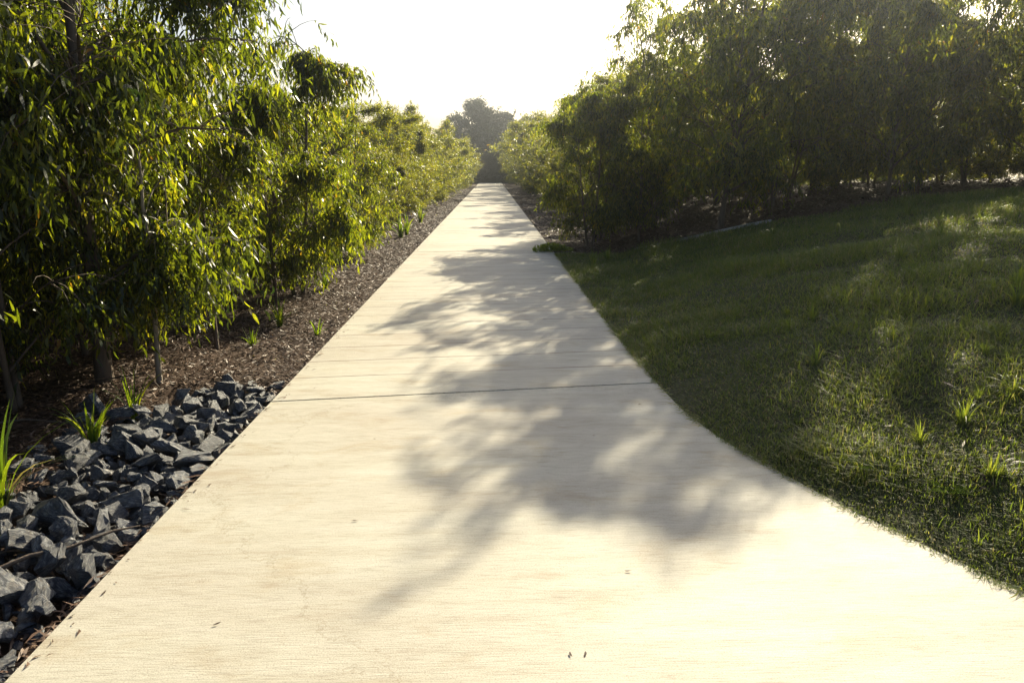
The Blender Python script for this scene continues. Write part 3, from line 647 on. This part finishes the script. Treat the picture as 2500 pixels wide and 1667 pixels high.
# ------------------------------------------------------------------ tufts and plants (things)
def strap_mesh(name, seed, n, h, wd, spread=.9, base=.03):
    rg = np.random.default_rng(seed); vs, fs, tn = [], [], []; o = 0; S = 7
    for i in range(n):
        a = rg.uniform(0, 6.28); hh = h * rg.uniform(.45, 1.1); ln = spread * rg.uniform(.1, 1) ** 1.2; r0 = base * rg.uniform(0, 1)
        t = np.linspace(0, 1, S); out = r0 + hh * ln * t ** 1.8; z = hh * (t - .55 * ln * t ** 2.6)
        c = np.stack([np.cos(a) * out, np.sin(a) * out, z - .01], 1); ww = wd * rg.uniform(.7, 1.3) * np.array([.7, .95, 1, .95, .75, .45, .04])
        tw = rg.uniform(-.6, .6); sd = np.stack([-np.sin(a + tw * t), np.cos(a + tw * t), .35 * np.sin(3 * t + a)], 1)
        vs.append(np.stack([c - sd * ww[:, None], c + sd * ww[:, None]], 1).reshape(-1, 3))
        i0 = o + 2 * np.arange(S - 1); fs.append(np.stack([i0, i0 + 1, i0 + 3, i0 + 2], 1)); tn.append(np.full(S - 1, np.clip(rg.normal(.5, .2), 0, 1))); o += 2 * S
    me = np_mesh(name, np.concatenate(vs), [np.concatenate(fs)], np.concatenate(tn)); return me
def plant(name, me, x, y, label, cat, group=None, sc=1, mat='strap_leaf', dz=0.0):
    if not me.materials: me.materials.append(M[mat])
    o = link(name, me); o.location = (x, y, float(gz(x, y)) + dz); o.rotation_euler = (0, 0, rz()); o.scale = (sc,) * 3
    tag(o, label, cat, group); return o
LG = 'strappy plants beside the left mulch'
plant('strappy_plant', strap_mesh('strappy_plant', 1, 34, .62, .0075, .9), -2.33, 3.3, 'tallest strappy green plant with long arching blades, at the left edge above the nearest rocks', 'plant', LG)
plant('strappy_plant', strap_mesh('strappy_plant', 2, 26, .42, .008, .6), -2.32, 4.1, 'upright strappy plant with bright yellow-green blades behind the middle of the rocks', 'plant', LG)
plant('strappy_plant', strap_mesh('strappy_plant', 3, 20, .46, .007, .8), -2.33, 4.62, 'strappy plant with blades leaning right at the back corner of the rocks', 'plant', LG)
plant('strappy_plant', strap_mesh('strappy_plant', 4, 40, .34, .006, .8), -2.14, 7.35, 'dark green strappy tuft standing alone in the mulch by the stout leaning stem', 'plant', LG)
plant('weed', strap_mesh('weed', 5, 14, .2, .008, .9), -1.66, 6.9, 'small bright weed at the left edge of the path', 'weed')
plant('weed', strap_mesh('weed', 6, 16, .2, .006, .9), -2.15, 6.5, 'small weed sprouting in the mulch in front of the strappy tuft', 'weed')
plant('strappy_plant', strap_mesh('strappy_plant', 7, 30, .38, .007, .8), -2.2, 9.7, 'lit strappy plant at the foot of the hedge left of the path', 'plant', LG)
for x, y, s in [(-2.1, 17.2, 1.5), (-2.05, 18.0, 1.3), (-2.1, 22, 1.6)]:
    plant('strappy_plant', strap_mesh('strappy_plant', int(y), 30, .4, .010, .8), x, y, 'tall grassy clump at the foot of the left hedge beyond the second joint', 'plant', 'grassy clumps beyond the second joint', s)
# creeping weed lying over the path edge
def creeper():
    rg = np.random.default_rng(9); n = 1100
    x = np.clip(rg.normal(0, .2, n), -.32, .38); y = rg.normal(0, .07, n); z = rg.uniform(.0, .14, n) * np.exp(-(x / .35) ** 2)
    return leaves_mesh('creeping_weed', np.stack([x, y, z], 1), rg.normal(0, 1, (n, 3)) * np.array([1, 1, .4]) + np.array([0, 0, .7]), rg.normal(0, 1, (n, 3)), rg.uniform(.03, .07, n), rg.uniform(.008, .014, n), rg.uniform(.3, .9, n), rg, 1)
cw = creeper(); cw.materials.append(M['strap_leaf']); o = link('creeping_weed', cw); o.location = (1.12, 13.93, .0)
tag(o, 'low leafy weed creeping over the path from the right at the second joint', 'weed')
# tufts standing out of the grass bank
TUFT = [strap_mesh('grass_tuft', 200 + k, 30 + 8 * k, .23, .0036, 1.0) for k in range(4)]
THIN = [strap_mesh('grass_tuft', 220 + k, 26 + 6 * k, .20, .0026, 1.1) for k in range(4)]
for t_ in THIN: t_.materials.append(M['grass'])
spots = [(3.45, 4.7, 1.25, 'brightest sunlit grass tuft near the right edge of the photo'),
         (3.62, 4.95, 1.1, 'sunlit grass tuft just behind the brightest one near the right edge'),
         (2.35, 3.45, .9, 'grass tuft by the wide bend of the path edge'), (2.75, 2.9, 1.1, 'grass tuft nearest the lower right corner of the photo'),
         (2.1, 4.6, .9, 'grass tuft a step in from the path edge beside the first joint'), (2.5, 5.6, 1.0, 'grass tuft with thin seedy blades in the middle of the bank'),
         (2.9, 5.4, .9, 'squat grass tuft in the middle of the bank'), (3.7, 6.6, 1.1, 'lit grass tuft halfway up the bank on the right'),
         (4.4, 7.2, 1.2, 'wide lit grass tuft high on the bank, right of centre'), (3.1, 7.8, 1.0, 'faint bluish grass tuft in the shaded middle of the bank'),
         (1.62, 11.9, 1.5, 'bright clump of long grass at the path edge in front of the drooping sapling'), (1.95, 12.4, 1.5, 'pale clump of long grass behind the bright one at the path edge'),
         (1.5, 11.1, 1.2, 'smaller grass clump at the path edge, nearer than the bright one'), (5.4, 9.6, 1.3, 'lit grass clump high on the bank under the right-hand trees'),
         (3.9, 10.2, 1.2, 'short pale tuft below the trees behind the edging strip'), (2.2, 3.0, .7, 'small grass tuft overhanging the path edge near the lower right')]
for i, (x, y, s, lab) in enumerate(spots):
    plant('grass_tuft', TUFT[i % 4], x, y, lab, 'grass tuft', 'taller grass tufts on the bank', s, 'grass', .02)
for i in range(80):
    y = rnd.uniform(2.6, 10.5); x = float(edge(y)) + rnd.uniform(.25, 1) * (y * .62 + .3)
    plant('grass_tuft', THIN[i % 4], x, y, 'thin grass tuft scattered among the short grass of the bank', 'grass tuft', 'thin tufts scattered over the bank', rnd.uniform(.5, .95), 'strap_leaf', .02)
# fern-like weeds by the path edge
def fern(seed):
    rg = np.random.default_rng(seed); B, D, W, Ln = [], [], [], []
    for f in range(7):
        a = rg.uniform(0, 6.28); dr = np.array([math.cos(a), math.sin(a), 0]); sdv = np.array([-dr[1], dr[0], 0])
        for t in np.linspace(.1, 1, 12):
            p = dr * .11 * t + np.array([0, 0, .06 * t - .04 * t * t + .01])
            for s in (-1, 1): B.append(p); D.append(dr * .5 + sdv * s + np.array([0, 0, .15])); W.append(dr); Ln.append(.035 * (1.1 - t))
    n = len(B); return leaves_mesh('fern_weed', np.array(B), np.array(D), np.array(W), np.array(Ln), np.full(n, .0035), rg.uniform(.3, .7, n), rg, 1)
for k, (x, y, lab) in enumerate([(1.98, 2.95, 'feathery weed in the grass at the bend of the path edge'), (1.78, 3.3, 'feathery weed a little farther along the path edge bend'), (2.18, 2.66, 'feathery weed nearest the camera by the path edge')]):
    me = fern(60 + k); me.materials.append(M['fern_leaf']); o = link('fern_weed', me); o.location = (x, y, float(gz(x, y)) + .05); tag(o, lab, 'weed', 'feathery weeds')

# edging strip between grass and mulch
def edging():
    bm = bmesh.new(); n = 30; rows = []
    for i in range(n + 1):
        t = i / n; u = 1.45 + 2.0 * t; yb = float(lawn_end(u)) + .08; x = 1.17 + u
        z = float(gz(x, yb)) + .045 + .03 * t
        rows.append([bm.verts.new((x, yb + a, z + b)) for a, b in ((-.014, -.1), (-.014, 0), (.014, 0), (.014, -.1))])
    for i in range(n):
        for j in range(4): bm.faces.new((rows[i][j], rows[i][(j + 1) % 4], rows[i + 1][(j + 1) % 4], rows[i + 1][j]))
    bm.faces.new(rows[0]); bm.faces.new(rows[-1][::-1]); bmesh.ops.recalc_face_normals(bm, faces=bm.faces)
    me = bpy.data.meshes.new('garden_edging'); bm.to_mesh(me); bm.free(); return me
tag(link('garden_edging', edging(), M['edging']), 'thin pale edging strip curving up the bank between grass and mulch', 'edging')

# fallen things on and beside the path
def stick(pts, r0, r1, label):
    T = Tubes(); T.add(pts, np.linspace(r0, r1, len(pts)), 6); tag(link('stick', T.mesh('stick'), M['bark']), label, 'stick', 'fallen sticks')
stick([(-1.92, 2.62, .0), (-1.83, 2.70, .02), (-1.72, 2.78, .01), (-1.6, 2.9, .02), (-1.52, 2.96, .01)], .011, .004, 'dry brown stick lying across the rocks towards the path')
stick([(-2.9, 5.2, .02), (-2.6, 5.0, .1), (-2.35, 4.9, .16), (-2.2, 4.75, .10)], .007, .003, 'thin bare twig hanging down over the back corner of the rocks')
stick([(-3.1, 4.2, .03), (-2.8, 4.3, .04), (-2.5, 4.25, .03)], .009, .004, 'thin stick lying on the shaded mulch behind the rocks')
lf = np.random.default_rng(4)
for k, (x, y, lab) in enumerate([(.24, 2.07, 'tiny dark leaf scrap near the bottom centre of the path'), (.29, 2.07, 'smallest dark speck beside the leaf scrap at the bottom of the path'), (.5, 2.55, 'curled dark leaf scrap on the sunlit front of the path'),
                                 (-.95, 2.24, 'dark leaf scrap at the lower left of the path'), (.95, 4.6, 'brown leaf scrap just before the first joint, right side'), (-1.45, 6.0, 'pale curled leaf on the left edge of the path past the first joint'), (-.62, 3.0, 'small dark scrap on the sunlit left half of the path')]):
    me = leaves_mesh('fallen_leaf', np.array([[0, 0, .004]]), np.array([[1., .3, .05]]), np.array([[0, 1., .1]]), np.array([.028 if k != 5 else .09]), np.array([.004 if k != 5 else .01]), np.array([.15 if k != 5 else .95]), lf, 2)
    me.materials.append(M['chip']); o = link('fallen_leaf', me); o.location = (x, y, .001); o.rotation_euler = (0, 0, rz()); tag(o, lab, 'leaf', 'fallen leaf scraps on the path')

# ------------------------------------------------------------------ scattering volume added to imitate veiling lens glare
def glare_veil():
    bm = bmesh.new(); bmesh.ops.create_cube(bm, size=1); bmesh.ops.scale(bm, vec=(600, 460, 30), verts=bm.verts); bmesh.ops.translate(bm, vec=(0, 110, 10), verts=bm.verts)
    me = bpy.data.meshes.new('glare_veil'); bm.to_mesh(me); bm.free()
    m = bpy.data.materials.new('glare_veil'); m.use_nodes = True; n = m.node_tree.nodes; n.clear()
    v = n.new('ShaderNodeVolumePrincipled'); v.inputs['Color'].default_value = (.86, .93, 1, 1); v.inputs['Density'].default_value = .0021; v.inputs['Anisotropy'].default_value = .92
    o = n.new('ShaderNodeOutputMaterial'); m.node_tree.links.new(v.outputs[0], o.inputs['Volume'])
    h = link('glare_veil', me, m); h.display_type = 'WIRE'; tag(h, 'thin volume added to imitate the veil of lens glare towards the sun', 'glare_veil', kind='stuff')
glare_veil()
